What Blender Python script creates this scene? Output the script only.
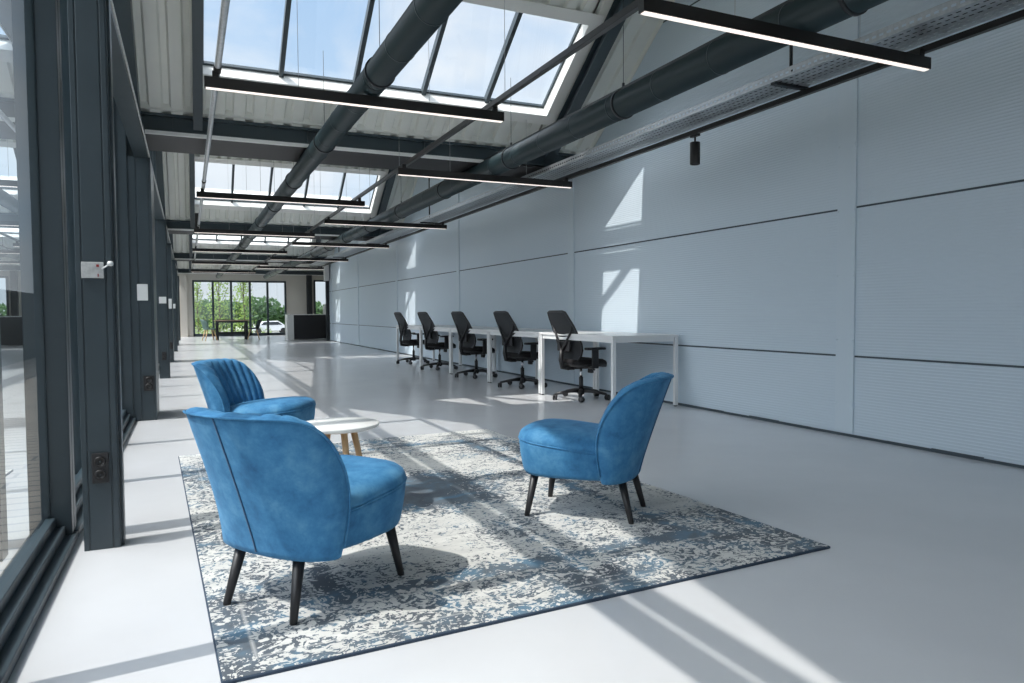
import bpy, bmesh, math, random
from mathutils import Vector, Matrix
random.seed(7)
PI = math.pi
for o in list(bpy.data.objects):
    bpy.data.objects.remove(o)
C = bpy.context.scene.collection
SC = bpy.context.scene

# ------------------------------------------------------------------ camera
YAW, PITCH, ROLL, FPX, CH = 0.427658, 0.0410282, 0.00625, 710.0, 0.98
def cam_axes():
    cy, sy = math.cos(YAW), math.sin(YAW)
    fwd = Vector((sy*math.cos(PITCH), cy*math.cos(PITCH), -math.sin(PITCH)))
    right = Vector((cy, -sy, 0))
    down = fwd.cross(right)
    c, s = math.cos(ROLL), math.sin(ROLL)
    return c*right + s*down, -s*right + c*down, fwd
_r, _d, _f = cam_axes()
cam = bpy.data.cameras.new('camera')
cam.sensor_width = 36.0
cam.lens = FPX/1024*36.0
cam.clip_start, cam.clip_end = 0.02, 1000
camo = bpy.data.objects.new('camera', cam)
C.objects.link(camo)
camo.matrix_world = Matrix(((_r.x, -_d.x, -_f.x, 0), (_r.y, -_d.y, -_f.y, 0), (_r.z, -_d.z, -_f.z, CH), (0, 0, 0, 1)))
SC.camera = camo

# ------------------------------------------------------------------ sky, sun, exposure
W = bpy.data.worlds.new('sky')
SC.world = W
W.use_nodes = True
nt = W.node_tree
nt.nodes.clear()
def N(t, kind, **kw):
    n = t.nodes.new(kind)
    for k, v in kw.items():
        if k.startswith('i_'):
            n.inputs[k[2:].replace('_', ' ')].default_value = v
        else:
            setattr(n, k, v)
    return n
def ramp(t, fac, stops, mode='LINEAR'):
    n = t.nodes.new('ShaderNodeValToRGB')
    n.color_ramp.interpolation = mode
    e = n.color_ramp.elements
    while len(e) < len(stops):
        e.new(0.5)
    for el, (p, c) in zip(e, stops):
        el.position = p
        el.color = (*c, 1) if len(c) == 3 else c
    t.links.new(fac, n.inputs[0])
    return n.outputs[0]
def math_(t, op, a, b=None, c=None, clamp=False):
    n = t.nodes.new('ShaderNodeMath')
    n.operation = op
    n.use_clamp = clamp
    for i, v in enumerate((a, b, c)):
        if v is None:
            continue
        if isinstance(v, (int, float)):
            n.inputs[i].default_value = v
        else:
            t.links.new(v, n.inputs[i])
    return n.outputs[0]
def mixc(t, fac, a, b, blend='MIX'):
    n = t.nodes.new('ShaderNodeMix')
    n.data_type = 'RGBA'
    n.blend_type = blend
    for i, v in ((0, fac), (6, a), (7, b)):
        if isinstance(v, (int, float)):
            n.inputs[i].default_value = v
        elif isinstance(v, tuple):
            n.inputs[i].default_value = (*v, 1) if len(v) == 3 else v
        else:
            t.links.new(v, n.inputs[i])
    return n.outputs[2]
tc = N(nt, 'ShaderNodeTexCoord')
sep = N(nt, 'ShaderNodeSeparateXYZ')
nt.links.new(tc.outputs['Generated'], sep.inputs[0])
blue = ramp(nt, sep.outputs[2], [(0.0, (0.72, 0.80, 0.88)), (0.12, (0.60, 0.74, 0.90)), (0.45, (0.40, 0.58, 0.84)), (1.0, (0.26, 0.44, 0.76))])
mp = N(nt, 'ShaderNodeMapping')
mp.inputs['Scale'].default_value = (1, 1, 2.2)
nt.links.new(tc.outputs['Generated'], mp.inputs[0])
nz = N(nt, 'ShaderNodeTexNoise', i_Scale=3.1, i_Detail=8.0, i_Roughness=0.55, i_Distortion=0.4)
nt.links.new(mp.outputs[0], nz.inputs['Vector'])
cl = ramp(nt, nz.outputs[0], [(0.36, (0.0,)*3), (0.60, (1.0,)*3)])
skyc = mixc(nt, math_(nt, 'MULTIPLY', cl, 0.85), blue, (0.86, 0.88, 0.92))
bg = N(nt, 'ShaderNodeBackground', i_Strength=0.80)
# brighter sky around the sun
dp = N(nt, 'ShaderNodeVectorMath', operation='DOT_PRODUCT')
nt.links.new(tc.outputs['Generated'], dp.inputs[0])
dp.inputs[1].default_value = Vector((-1, -0.10, 1.5)).normalized()
glow = math_(nt, 'POWER', math_(nt, 'MAXIMUM', dp.outputs['Value'], 0.0), 5.0)
skyc = mixc(nt, 1.0, skyc, mixc(nt, glow, (0, 0, 0), (5.6, 5.65, 5.8)), 'ADD')
nt.links.new(skyc, bg.inputs[0])
wo = N(nt, 'ShaderNodeOutputWorld')
nt.links.new(bg.outputs[0], wo.inputs[0])

TAN_SUN, SUN_Y = 1.50, 0.10
sun = bpy.data.lights.new('sun', 'SUN')
sun.energy = 3.5
sun.angle = math.radians(0.6)
sun.color = (1.0, 0.925, 0.865)
suno = bpy.data.objects.new('sun', sun)
suno.location = (-20, 0, 30)
suno.rotation_euler = Vector((1, SUN_Y, -TAN_SUN)).to_track_quat('-Z', 'Y').to_euler()
C.objects.link(suno)
vs = SC.view_settings
vs.view_transform = 'Standard'
vs.look = 'None'
vs.exposure = 0.47
vs.gamma = 1
vs.use_curve_mapping = False
cy = SC.cycles
cy.use_denoising = True
cy.max_bounces = 10
cy.diffuse_bounces = 8
cy.glossy_bounces = 4
cy.transparent_max_bounces = 24
cy.caustics_reflective = False
cy.caustics_refractive = False
cy.sample_clamp_indirect = 6

# ------------------------------------------------------------------ helpers: objects
class MB:
    def __init__(s):
        s.v, s.f, s.sm = [], [], []
    def add(s, verts, faces, smooth=False, M=None):
        n = len(s.v)
        s.v += [tuple(M @ Vector(p)) if M else tuple(p) for p in verts]
        for f in faces:
            s.f.append(tuple(i+n for i in f))
            s.sm.append(smooth)
        return s
    def box(s, x0, x1, y0, y1, z0, z1, M=None):
        v = [(x, y, z) for z in (z0, z1) for y in (y0, y1) for x in (x0, x1)]
        return s.add(v, [(0, 2, 3, 1), (4, 5, 7, 6), (0, 1, 5, 4), (2, 6, 7, 3), (0, 4, 6, 2), (1, 3, 7, 5)], False, M)
    def rings(s, rings, closed=True, cap=True, smooth=True, M=None):
        n = len(rings[0])
        v = [p for r in rings for p in r]
        f = []
        for i in range(len(rings)-1):
            for j in range(n if closed else n-1):
                k = (j+1) % n
                f.append((i*n+j, i*n+k, (i+1)*n+k, (i+1)*n+j))
        s.add(v, f, smooth, M)
        if cap and closed:
            b = len(s.v)-len(v)
            s.f.append(tuple(b+j for j in reversed(range(n)))); s.sm.append(False)
            s.f.append(tuple(b+(len(rings)-1)*n+j for j in range(n))); s.sm.append(False)
        return s
    def tube(s, pts, r, n=10, cap=True, M=None, closed=False):
        P = [Vector(p) for p in pts]
        R = r if isinstance(r, (list, tuple)) else [r]*len(P)
        rg, prev = [], None
        L = len(P)
        for i, p in enumerate(P):
            if closed:
                d = P[(i+1) % L]-P[i-1]
            else:
                d = (P[min(i+1, L-1)]-P[max(i-1, 0)])
            d.normalize()
            if prev is None:
                a = Vector((0, 0, 1)) if abs(d.z) < 0.9 else Vector((1, 0, 0))
                u = d.cross(a).normalized()
            else:
                u = (prev-d*prev.dot(d)).normalized()
            w = d.cross(u)
            prev = u
            rg.append([tuple(p+R[i]*(math.cos(2*PI*k/n)*u+math.sin(2*PI*k/n)*w)) for k in range(n)])
        if closed:
            rg.append(rg[0])
        return s.rings(rg, True, cap and not closed, True, M)
    def lathe(s, prof, n=24, M=None, smooth=True):
        return s.rings([[(r*math.cos(2*PI*k/n), r*math.sin(2*PI*k/n), z) for k in range(n)] for r, z in prof], True, True, smooth, M)
    def build(s, name, m, parent=None, bevel=0.0, seg=2, sub=0, weld=False):
        me = bpy.data.meshes.new(name)
        me.from_pydata(s.v, [], s.f)
        me.polygons.foreach_set('use_smooth', s.sm)
        me.materials.append(m)
        bm = bmesh.new()
        bm.from_mesh(me)
        if weld:
            bmesh.ops.remove_doubles(bm, verts=bm.verts, dist=1e-5)
        bmesh.ops.recalc_face_normals(bm, faces=bm.faces)
        bm.to_mesh(me)
        bm.free()
        o = bpy.data.objects.new(name, me)
        C.objects.link(o)
        if parent:
            o.parent = parent
        if bevel:
            b = o.modifiers.new('bevel', 'BEVEL')
            b.width = bevel
            b.segments = seg
            b.limit_method = 'ANGLE'
            b.angle_limit = math.radians(40)
        if sub:
            q = o.modifiers.new('sub', 'SUBSURF')
            q.levels = q.render_levels = sub
        return o
def B(*a):
    return MB().box(*a)
def tag(o, label, cat, group=None, kind=None):
    if label: o['label'] = label
    if cat: o['category'] = cat
    if group: o['group'] = group
    if kind: o['kind'] = kind
    return o
def struct(o, label=None, cat=None):
    o['kind'] = 'structure'
    if label: o['label'] = label
    if cat: o['category'] = cat
    return o
def thing(name, label, cat, loc=(0, 0, 0), rz=0.0, group=None):
    o = bpy.data.objects.new(name, None)
    o.empty_display_size = 0.1
    C.objects.link(o)
    o.location = loc
    o.rotation_euler = (0, 0, rz)
    return tag(o, label, cat, group)
def copy_tree(o, parent=None):
    c = o.copy()
    C.objects.link(c)
    c.parent = parent
    for ch in list(KIDS.get(o.name, [k for k in bpy.data.objects if k.parent == o])):
        copy_tree(ch, c)
    return c
KIDS = {}
def dup(root, label, loc, rz=0.0, group=None):
    c = copy_tree(root)
    c.location = loc
    c.rotation_euler = (0, 0, rz)
    c['label'] = label
    if group: c['group'] = group
    return c

# ------------------------------------------------------------------ helpers: materials
def mat(name, col, rough=0.5, metal=0.0, spec=0.5, bump=None, var=None, sheen=0.0, coat=0.0, emit=None):
    m = bpy.data.materials.new(name)
    m.use_nodes = True
    t = m.node_tree
    b = t.nodes['Principled BSDF']
    b.inputs['Base Color'].default_value = (*col, 1)
    b.inputs['Roughness'].default_value = rough
    b.inputs['Metallic'].default_value = metal
    b.inputs['Specular IOR Level'].default_value = spec
    b.inputs['Sheen Weight'].default_value = sheen
    b.inputs['Coat Weight'].default_value = coat
    b.inputs['Coat Roughness'].default_value = 0.08
    if emit:
        b.inputs['Emission Color'].default_value = (*emit[0], 1)
        b.inputs['Emission Strength'].default_value = emit[1]
    co = N(t, 'ShaderNodeTexCoord').outputs['Object']
    if var:      # (scale, second colour, lo, hi)
        n = N(t, 'ShaderNodeTexNoise', i_Scale=var[0], i_Detail=5.0, i_Roughness=0.6)
        t.links.new(co, n.inputs['Vector'])
        f = ramp(t, n.outputs[0], [(var[2], (0,)*3), (var[3], (1,)*3)])
        t.links.new(mixc(t, f, col, var[1]), b.inputs['Base Color'])
    if bump:     # (scale, strength, distance)
        n = N(t, 'ShaderNodeTexNoise', i_Scale=bump[0], i_Detail=4.0)
        t.links.new(co, n.inputs['Vector'])
        bp = N(t, 'ShaderNodeBump', i_Strength=bump[1], i_Distance=bump[2])
        t.links.new(n.outputs[0], bp.inputs['Height'])
        t.links.new(bp.outputs[0], b.inputs['Normal'])
    return m
M = {}
M['floor'] = mat('floor_resin', (0.58, 0.585, 0.60), 0.20, spec=0.55, var=(1.3, (0.62, 0.625, 0.64), 0.35, 0.7), bump=(2.5, 0.03, 0.02))
M['steel'] = mat('anthracite_steel', (0.034, 0.050, 0.060), 0.38, spec=0.5, var=(3.0, (0.042, 0.060, 0.071), 0.35, 0.7))
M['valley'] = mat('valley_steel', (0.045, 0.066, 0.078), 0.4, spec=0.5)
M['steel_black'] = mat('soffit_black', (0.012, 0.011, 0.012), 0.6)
M['steel_dk'] = mat('dark_steel', (0.018, 0.022, 0.026), 0.5)
M['duct'] = mat('duct_paint', (0.010, 0.025, 0.030), 0.42, spec=0.5)
M['black'] = mat('black_aluminium', (0.011, 0.010, 0.010), 0.38, spec=0.5)
M['white_paint'] = mat('white_painted_metal', (0.80, 0.80, 0.78), 0.45)
M['roof_sheet'] = mat('roof_sheet', (0.79, 0.80, 0.755), 0.5, var=(2.0, (0.73, 0.745, 0.70), 0.3, 0.7))
M['flash'] = mat('flashing', (0.82, 0.82, 0.79), 0.5)
M['galv'] = mat('galvanised_steel', (0.52, 0.54, 0.55), 0.38, metal=0.75, var=(30.0, (0.40, 0.42, 0.44), 0.35, 0.65))
M['plaster'] = mat('plaster', (0.55, 0.53, 0.48), 0.7, bump=(40, 0.05, 0.005))
M['light'] = mat('lit_diffuser', (0.9, 0.85, 0.8), 0.5, emit=((1.0, 0.87, 0.80), 0.74))
M['desk_white'] = mat('white_laminate', (0.78, 0.78, 0.77), 0.28)
M['desk_leg'] = mat('white_powder_coat', (0.76, 0.77, 0.77), 0.35)
M['black_plastic'] = mat('black_plastic', (0.016, 0.016, 0.018), 0.42, bump=(300, 0.05, 0.001))
M['black_fabric'] = mat('black_seat_fabric', (0.012, 0.011, 0.012), 0.85, spec=0.25, bump=(400, 0.15, 0.001))
M['chrome'] = mat('chrome', (0.7, 0.7, 0.72), 0.15, metal=1.0)
M['leg_wood'] = mat('black_stained_wood', (0.014, 0.013, 0.014), 0.42, bump=(60, 0.08, 0.002))
M['pale_wood'] = mat('pale_beech', (0.62, 0.42, 0.24), 0.5, var=(14.0, (0.52, 0.33, 0.17), 0.35, 0.7))
M['top_wood'] = mat('oak_top', (0.42, 0.30, 0.22), 0.45, var=(9.0, (0.34, 0.24, 0.17), 0.35, 0.7))
M['green_shell'] = mat('green_shell', (0.10, 0.17, 0.15), 0.45)
M['dark_shell'] = mat('dark_shell', (0.03, 0.045, 0.05), 0.45)
M['piping'] = mat('blue_piping', (0.012, 0.07, 0.16), 0.75, sheen=0.3)
M['plate'] = mat('plate_silver', (0.55, 0.56, 0.55), 0.45, metal=0.3, var=(40.0, (0.40, 0.41, 0.41), 0.4, 0.65))
M['plate_white'] = mat('plate_white', (0.72, 0.74, 0.74), 0.4)
M['red'] = mat('red_mark', (0.30, 0.03, 0.03), 0.5)
M['counter'] = mat('counter_dark', (0.016, 0.017, 0.020), 0.5, var=(60.0, (0.03, 0.03, 0.035), 0.45, 0.7))
M['rug_edge'] = mat('rug_binding', (0.03, 0.05, 0.08), 0.9)
M['bark'] = mat('bark', (0.12, 0.09, 0.06), 0.9, bump=(30, 0.4, 0.01))
M['car_white'] = mat('car_white', (0.75, 0.76, 0.78), 0.25)
M['car_glass'] = mat('car_glass', (0.03, 0.04, 0.05), 0.1)
M['tyre'] = mat('tyre', (0.02, 0.02, 0.02), 0.8)

def leafmat(name, a, b):
    m = mat(name, a, 0.6, var=(1.8, b, 0.35, 0.65))
    t = m.node_tree
    bs = t.nodes['Principled BSDF']
    tr = N(t, 'ShaderNodeBsdfTranslucent')
    tr.inputs[0].default_value = (*[min(1, 1.5*q) for q in b], 1)
    mx = N(t, 'ShaderNodeMixShader')
    mx.inputs[0].default_value = 0.35
    out = t.nodes['Material Output']
    t.links.new(bs.outputs[0], mx.inputs[1]); t.links.new(tr.outputs[0], mx.inputs[2])
    t.links.new(mx.outputs[0], out.inputs[0])
    return m
M['leaf_light'] = leafmat('leaf_light', (0.16, 0.26, 0.05), (0.30, 0.42, 0.10))
M['leaf_dark'] = leafmat('leaf_dark', (0.05, 0.11, 0.045), (0.10, 0.19, 0.07))

def velvet():
    m = mat('blue_velvet', (0.03, 0.15, 0.32), 0.75, spec=0.2, sheen=0.22)
    t = m.node_tree
    b = t.nodes['Principled BSDF']
    b.inputs['Sheen Roughness'].default_value = 0.45
    b.inputs['Sheen Tint'].default_value = (0.35, 0.65, 0.95, 1)
    co = N(t, 'ShaderNodeTexCoord').outputs['Object']
    n = N(t, 'ShaderNodeTexNoise', i_Scale=11.0, i_Detail=7.0, i_Roughness=0.66, i_Distortion=0.15)
    t.links.new(co, n.inputs['Vector'])
    c = ramp(t, n.outputs[0], [(0.28, (0.024, 0.108, 0.23)), (0.46, (0.042, 0.175, 0.345)), (0.54, (0.056, 0.205, 0.385)), (0.72, (0.10, 0.28, 0.46))])
    t.links.new(c, b.inputs['Base Color'])
    n2 = N(t, 'ShaderNodeTexNoise', i_Scale=160.0, i_Detail=3.0)
    t.links.new(co, n2.inputs['Vector'])
    bp = N(t, 'ShaderNodeBump', i_Strength=0.12, i_Distance=0.002)
    t.links.new(n2.outputs[0], bp.inputs['Height'])
    t.links.new(bp.outputs[0], b.inputs['Normal'])
    return m
M['velvet'] = velvet()

def wallmat():
    m = mat('ribbed_wall_panel', (0.34, 0.39, 0.43), 0.36, spec=0.45)
    t = m.node_tree
    b = t.nodes['Principled BSDF']
    co = N(t, 'ShaderNodeTexCoord').outputs['Object']
    sp = N(t, 'ShaderNodeSeparateXYZ')
    t.links.new(co, sp.inputs[0])
    z = sp.outputs[2]
    ph = math_(t, 'FRACT', math_(t, 'MULTIPLY', z, 1/0.0222))
    tri = math_(t, 'ABSOLUTE', math_(t, 'SUBTRACT', ph, 0.5))
    h = ramp(t, tri, [(0.22, (0,)*3), (0.36, (1,)*3)])
    bp = N(t, 'ShaderNodeBump', i_Strength=0.55, i_Distance=0.0022)
    t.links.new(h, bp.inputs['Height'])
    t.links.new(bp.outputs[0], b.inputs['Normal'])
    n = N(t, 'ShaderNodeTexNoise', i_Scale=0.9, i_Detail=3.0)
    t.links.new(co, n.inputs['Vector'])
    t.links.new(mixc(t, n.outputs[0], (0.57, 0.665, 0.745), (0.61, 0.70, 0.77)), b.inputs['Base Color'])
    return m
M['wall'] = wallmat()
M['wall_trim'] = mat('wall_flashing', (0.60, 0.69, 0.76), 0.38)
M['joint'] = mat('joint_dark', (0.05, 0.07, 0.085), 0.6)

def glassmat(name, tint, refl=1.0):
    m = bpy.data.materials.new(name)
    m.use_nodes = True
    t = m.node_tree
    t.nodes.clear()
    tr = N(t, 'ShaderNodeBsdfTransparent')
    tr.inputs[0].default_value = (*tint, 1)
    gl = N(t, 'ShaderNodeBsdfGlossy')
    gl.inputs['Roughness'].default_value = 0.0
    gl.inputs[0].default_value = (0.9, 0.97, 1.0, 1)
    fr = N(t, 'ShaderNodeFresnel', i_IOR=1.5)
    geo = N(t, 'ShaderNodeNewGeometry')
    mx = N(t, 'ShaderNodeMixShader')
    fac = math_(t, 'MULTIPLY', fr.outputs[0], refl, clamp=True)
    fac = math_(t, 'MULTIPLY', fac, math_(t, 'SUBTRACT', 1.0, geo.outputs['Backfacing']))
    t.links.new(fac, mx.inputs[0])
    t.links.new(tr.outputs[0], mx.inputs[1])
    t.links.new(gl.outputs[0], mx.inputs[2])
    out = N(t, 'ShaderNodeOutputMaterial')
    t.links.new(mx.outputs[0], out.inputs[0])
    return m
M['glass'] = glassmat('window_glass', (0.905, 0.93, 0.935), 2.0)
M['roof_glass'] = glassmat('roof_glass', (0.965, 0.985, 0.99), 0.8)

def meshback():
    m = bpy.data.materials.new('woven_mesh')
    m.use_nodes = True
    t = m.node_tree
    b = t.nodes['Principled BSDF']
    b.inputs['Base Color'].default_value = (0.02, 0.022, 0.026, 1)
    b.inputs['Roughness'].default_value = 0.6
    tr = N(t, 'ShaderNodeBsdfTransparent')
    mx = N(t, 'ShaderNodeMixShader')
    mx.inputs[0].default_value = 0.86
    t.links.new(tr.outputs[0], mx.inputs[1])
    t.links.new(b.outputs[0], mx.inputs[2])
    t.links.new(mx.outputs[0], t.nodes['Material Output'].inputs[0])
    return m
M['mesh'] = meshback()

def rugmat(hw, hl):
    m = mat('vintage_rug', (0.6, 0.58, 0.55), 0.95, spec=0.1, sheen=0.1)
    t = m.node_tree
    b = t.nodes['Principled BSDF']
    co = N(t, 'ShaderNodeTexCoord').outputs['Object']
    sp = N(t, 'ShaderNodeSeparateXYZ')
    t.links.new(co, sp.inputs[0])
    x, y = sp.outputs[0], sp.outputs[1]
    def noise(scale, det, dist=0.0, rough=0.5, vec=None, off=(0, 0, 0), sc=(1, 1, 1)):
        mp = N(t, 'ShaderNodeMapping')
        mp.inputs['Location'].default_value = off
        mp.inputs['Scale'].default_value = sc
        t.links.new(vec or co, mp.inputs[0])
        n = N(t, 'ShaderNodeTexNoise', i_Scale=scale, i_Detail=det, i_Distortion=dist, i_Roughness=rough)
        t.links.new(mp.outputs[0], n.inputs['Vector'])
        return n.outputs[0]
    # distance to the rug edge
    ex = math_(t, 'SUBTRACT', hw, math_(t, 'ABSOLUTE', x))
    ey = math_(t, 'SUBTRACT', hl, math_(t, 'ABSOLUTE', y))
    ed = math_(t, 'MINIMUM', ex, ey)
    border = ramp(t, ed, [(0.34, (1,)*3), (0.42, (0,)*3)])
    # faded blocks and medallion bands
    blk = N(t, 'ShaderNodeTexVoronoi', distance='CHEBYCHEV', i_Scale=1.25, i_Randomness=0.55)
    t.links.new(co, blk.inputs['Vector'])
    sb = N(t, 'ShaderNodeSeparateColor')
    t.links.new(blk.outputs['Color'], sb.inputs[0])
    big = noise(1.7, 3.0, 0.6, 0.6, off=(3.1, 1.7, 0))
    dens = math_(t, 'ADD', math_(t, 'MULTIPLY', sb.outputs[0], 0.16), math_(t, 'MULTIPLY', big, 0.85))
    r2 = math_(t, 'SQRT', math_(t, 'ADD', math_(t, 'POWER', math_(t, 'MULTIPLY', x, 1.25), 2.0), math_(t, 'POWER', math_(t, 'MULTIPLY', y, 0.85), 2.0)))
    ring = math_(t, 'SUBTRACT', 1.0, math_(t, 'MULTIPLY', r2, 1.9), clamp=True)
    streak = math_(t, 'SUBTRACT', 1.0, math_(t, 'MULTIPLY', math_(t, 'ABSOLUTE', math_(t, 'SUBTRACT', ed, 0.40)), 16.0), clamp=True)
    ringi = math_(t, 'MULTIPLY', math_(t, 'SUBTRACT', 1.0, border), math_(t, 'ADD', math_(t, 'MULTIPLY', ring, 0.75), -0.10))
    dens = math_(t, 'ADD', math_(t, 'ADD', dens, math_(t, 'MULTIPLY', border, -0.03)), math_(t, 'ADD', ringi, math_(t, 'MULTIPLY', streak, 0.28)))
    # ornament: curling outlines and small flecks
    n1 = noise(11.0, 3.0, 2.4, 0.55)
    curl = math_(t, 'MULTIPLY', math_(t, 'ABSOLUTE', math_(t, 'SUBTRACT', n1, 0.5)), 7.0, clamp=True)
    curl = math_(t, 'SUBTRACT', 1.0, curl)
    n2 = noise(42.0, 3.0, 0.9, 0.6, off=(5, 2, 0))
    n3 = noise(90.0, 2.0, 0.0, 0.6, sc=(0.35, 1.6, 1))
    v = math_(t, 'ADD', math_(t, 'MULTIPLY', curl, 0.34), math_(t, 'MULTIPLY', n2, 1.10))
    v = math_(t, 'ADD', v, math_(t, 'MULTIPLY', n3, 0.5))
    v = math_(t, 'ADD', v, dens)
    f = ramp(t, v, [(0.0, (0,)*3), (1.0, (1,)*3)])
    ink = N(t, 'ShaderNodeMapRange', i_From_Min=1.44, i_From_Max=1.50)
    t.links.new(v, ink.inputs[0])
    # thin light guard lines in the border
    gl = math_(t, 'SUBTRACT', 1.0, math_(t, 'MULTIPLY', math_(t, 'ABSOLUTE', math_(t, 'SUBTRACT', ed, 0.33)), 90.0), clamp=True)
    gl2 = math_(t, 'SUBTRACT', 1.0, math_(t, 'MULTIPLY', math_(t, 'ABSOLUTE', math_(t, 'SUBTRACT', ed, 0.10)), 110.0), clamp=True)
    inkm = math_(t, 'MULTIPLY', ink.outputs[0], math_(t, 'SUBTRACT', 1.0, math_(t, 'MULTIPLY', math_(t, 'MAXIMUM', gl, gl2), 0.5)))
    tone = noise(5.0, 3.0, 0.5, 0.6, off=(9, 4, 0))
    inkc = ramp(t, tone, [(0.40, (0.045, 0.062, 0.085)), (0.52, (0.065, 0.10, 0.135)), (0.64, (0.06, 0.15, 0.23))])
    pale = mixc(t, ramp(t, noise(4.0, 5.0, 0.2, 0.7, sc=(0.4, 2.2, 1)), [(0.35, (0,)*3), (0.65, (1,)*3)]), (0.66, 0.65, 0.615), (0.50, 0.495, 0.475))
    col = mixc(t, math_(t, 'MULTIPLY', inkm, 0.92), pale, inkc)
    t.links.new(col, b.inputs['Base Color'])
    wv = noise(420.0, 2.0)
    hh = math_(t, 'SUBTRACT', math_(t, 'MULTIPLY', wv, 0.6), math_(t, 'MULTIPLY', ink.outputs[0], 0.35))
    bp = N(t, 'ShaderNodeBump', i_Strength=0.5, i_Distance=0.003)
    t.links.new(hh, bp.inputs['Height'])
    t.links.new(bp.outputs[0], b.inputs['Normal'])
    return m

def deckmat():
    m = mat('terrace_boards', (0.30, 0.27, 0.23), 0.7)
    t = m.node_tree
    b = t.nodes['Principled BSDF']
    co = N(t, 'ShaderNodeTexCoord').outputs['Object']
    mp = N(t, 'ShaderNodeMapping')
    t.links.new(co, mp.inputs[0])
    br = N(t, 'ShaderNodeTexBrick', i_Scale=1.0, i_Mortar_Size=0.012)
    br.inputs['Brick Width'].default_value = 2.0
    br.inputs['Row Height'].default_value = 0.145
    br.inputs['Color1'].default_value = (0.36, 0.325, 0.28, 1)
    br.inputs['Color2'].default_value = (0.29, 0.26, 0.225, 1)
    br.inputs['Mortar'].default_value = (0.05, 0.045, 0.04, 1)
    t.links.new(mp.outputs[0], br.inputs['Vector'])
    t.links.new(br.outputs[0], b.inputs['Base Color'])
    return m
M['deck'] = deckmat()
M['bounce_ground'] = mat('bounce_ground', (0.34, 0.35, 0.30), 0.95, var=(0.3, (0.42, 0.41, 0.37), 0.4, 0.6))  # ground colour made pale so its bounce fills the hall with light
M['asphalt'] = mat('asphalt_pale', (0.42, 0.42, 0.41), 0.9)
M['fence'] = mat('fence_grey', (0.10, 0.115, 0.12), 0.7, bump=(20, 0.1, 0.01))

# ------------------------------------------------------------------ dimensions
XW = 4.66          # right wall
RIDGE, PER, SL, ZR = 5.55, 8.70, 0.72, 4.588
RUN = 2.68                      # steep far slope; the near slope is shallow
ZV = ZR-SL*RUN
ZN = 3.10
SLN = (ZR-ZN)/(PER-RUN)
XG = -0.56         # glazing plane
YB, YE, YR = -4.82, 34.0, 26.1
def roofz(y):
    t = (y-RIDGE) % PER
    return ZR-SL*t if t < RUN else ZN+SLN*(t-RUN)
RIDGES = [RIDGE+PER*k for k in range(-1, 4)]
VALS = [RIDGE+RUN+PER*k for k in range(-1, 4)]

# ------------------------------------------------------------------ floor, ground
struct(B(-0.64, 8.15, YB-0.2, YE+0.15, -0.15, 0).build('floor', M['floor']), 'pale grey glossy resin floor', 'floor')
struct(B(-3.4, -0.64, YB-3, YE+3, -0.16, -0.02).build('terrace_floor', M['deck']), 'boarded terrace outside the glazed side', 'terrace')
struct(B(-160, 160, -40, 260, -1.6, -1.35).build('ground', M['bounce_ground']), 'ground around the building, paled to bounce light indoors', 'ground')
struct(B(-40, 80, 60, 91, -1.45, -1.25).build('parking_road', M['asphalt']), 'pale paved parking strip beyond the end windows', 'road')

# ------------------------------------------------------------------ right wall of ribbed panels
def wall_outline(y0, y1):
    pts = [(y0, 0.0), (y1, 0.0)]
    ks = sorted([y for y in RIDGES+VALS if y0 < y < y1]+[y0, y1], reverse=True)
    return pts, ks
def build_right_wall():
    mb = MB()
    ks = sorted([y for y in RIDGES+VALS if YB < y < YR]+[YB, YR])
    lv = [0.0, 0.625, 1.765, 2.6]
    # two skins with a sawtooth top
    for i in range(len(ks)-1):
        a, b_ = ks[i], ks[i+1]
        za, zb = roofz(a)+0.05, roofz(b_)+0.05
        v = [(XW, a, 0), (XW, b_, 0), (XW, b_, zb), (XW, a, za), (XW+0.14, a, 0), (XW+0.14, b_, 0), (XW+0.14, b_, zb), (XW+0.14, a, za)]
        mb.add(v, [(0, 3, 2, 1), (4, 5, 6, 7), (0, 1, 5, 4), (3, 7, 6, 2), (0, 4, 7, 3), (1, 2, 6, 5)])
    return mb.build('wall_right', M['wall'], weld=True)
wr = struct(build_right_wall(), 'pale blue-grey wall of finely ribbed metal panels', 'wall')
j = MB()
for z in (0.625, 1.765, 2.905, 4.045):
    seg = [YB, YR] if z < 2.6 else None
    if seg:
        j.box(XW-0.003, XW+0.01, YB, YR, z-0.007, z+0.007)
    else:
        for r in RIDGES:
            if r > YR or z > ZR: continue
            j.box(XW-0.003, XW+0.01, max(YB, r-(ZR-z)/SLN), min(YR, r+(ZR-z)/SL), z-0.007, z+0.007)
j.build('panel_joint', M['joint'], wr)
k = 0
for i, y in enumerate([3.88-4.35*2, 3.88-4.35, 3.88, 8.23, 12.58, 16.93, 21.28, 25.63]):
    if y < YB: continue
    mb = MB().box(XW-0.006, XW+0.01, y, y+0.16, 0.03, roofz(y)-0.02)
    mb.box(XW-0.014, XW+0.01, y-0.012, y+0.006, 0.03, roofz(y)-0.02)
    mb.box(XW-0.010, XW+0.01, y+0.006, y+0.014, 0.03, roofz(y)-0.02)
    for z in (0.25, 0.75, 1.25, 1.75, 2.25):
        mb.lathe([(0.0075, 0), (0.0075, 0.004), (0.003, 0.006)], 8, Matrix.Translation((XW-0.006, y+0.15, z)) @ Matrix.Rotation(-PI/2, 4, 'Y'))
        mb.lathe([(0.0075, 0), (0.0075, 0.004), (0.003, 0.006)], 8, Matrix.Translation((XW-0.014, y-0.003, z)) @ Matrix.Rotation(-PI/2, 4, 'Y'))
    mb.build('joint_cover', M['wall_trim'], wr)
bb = []
yy = YB
mb = MB()
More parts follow.
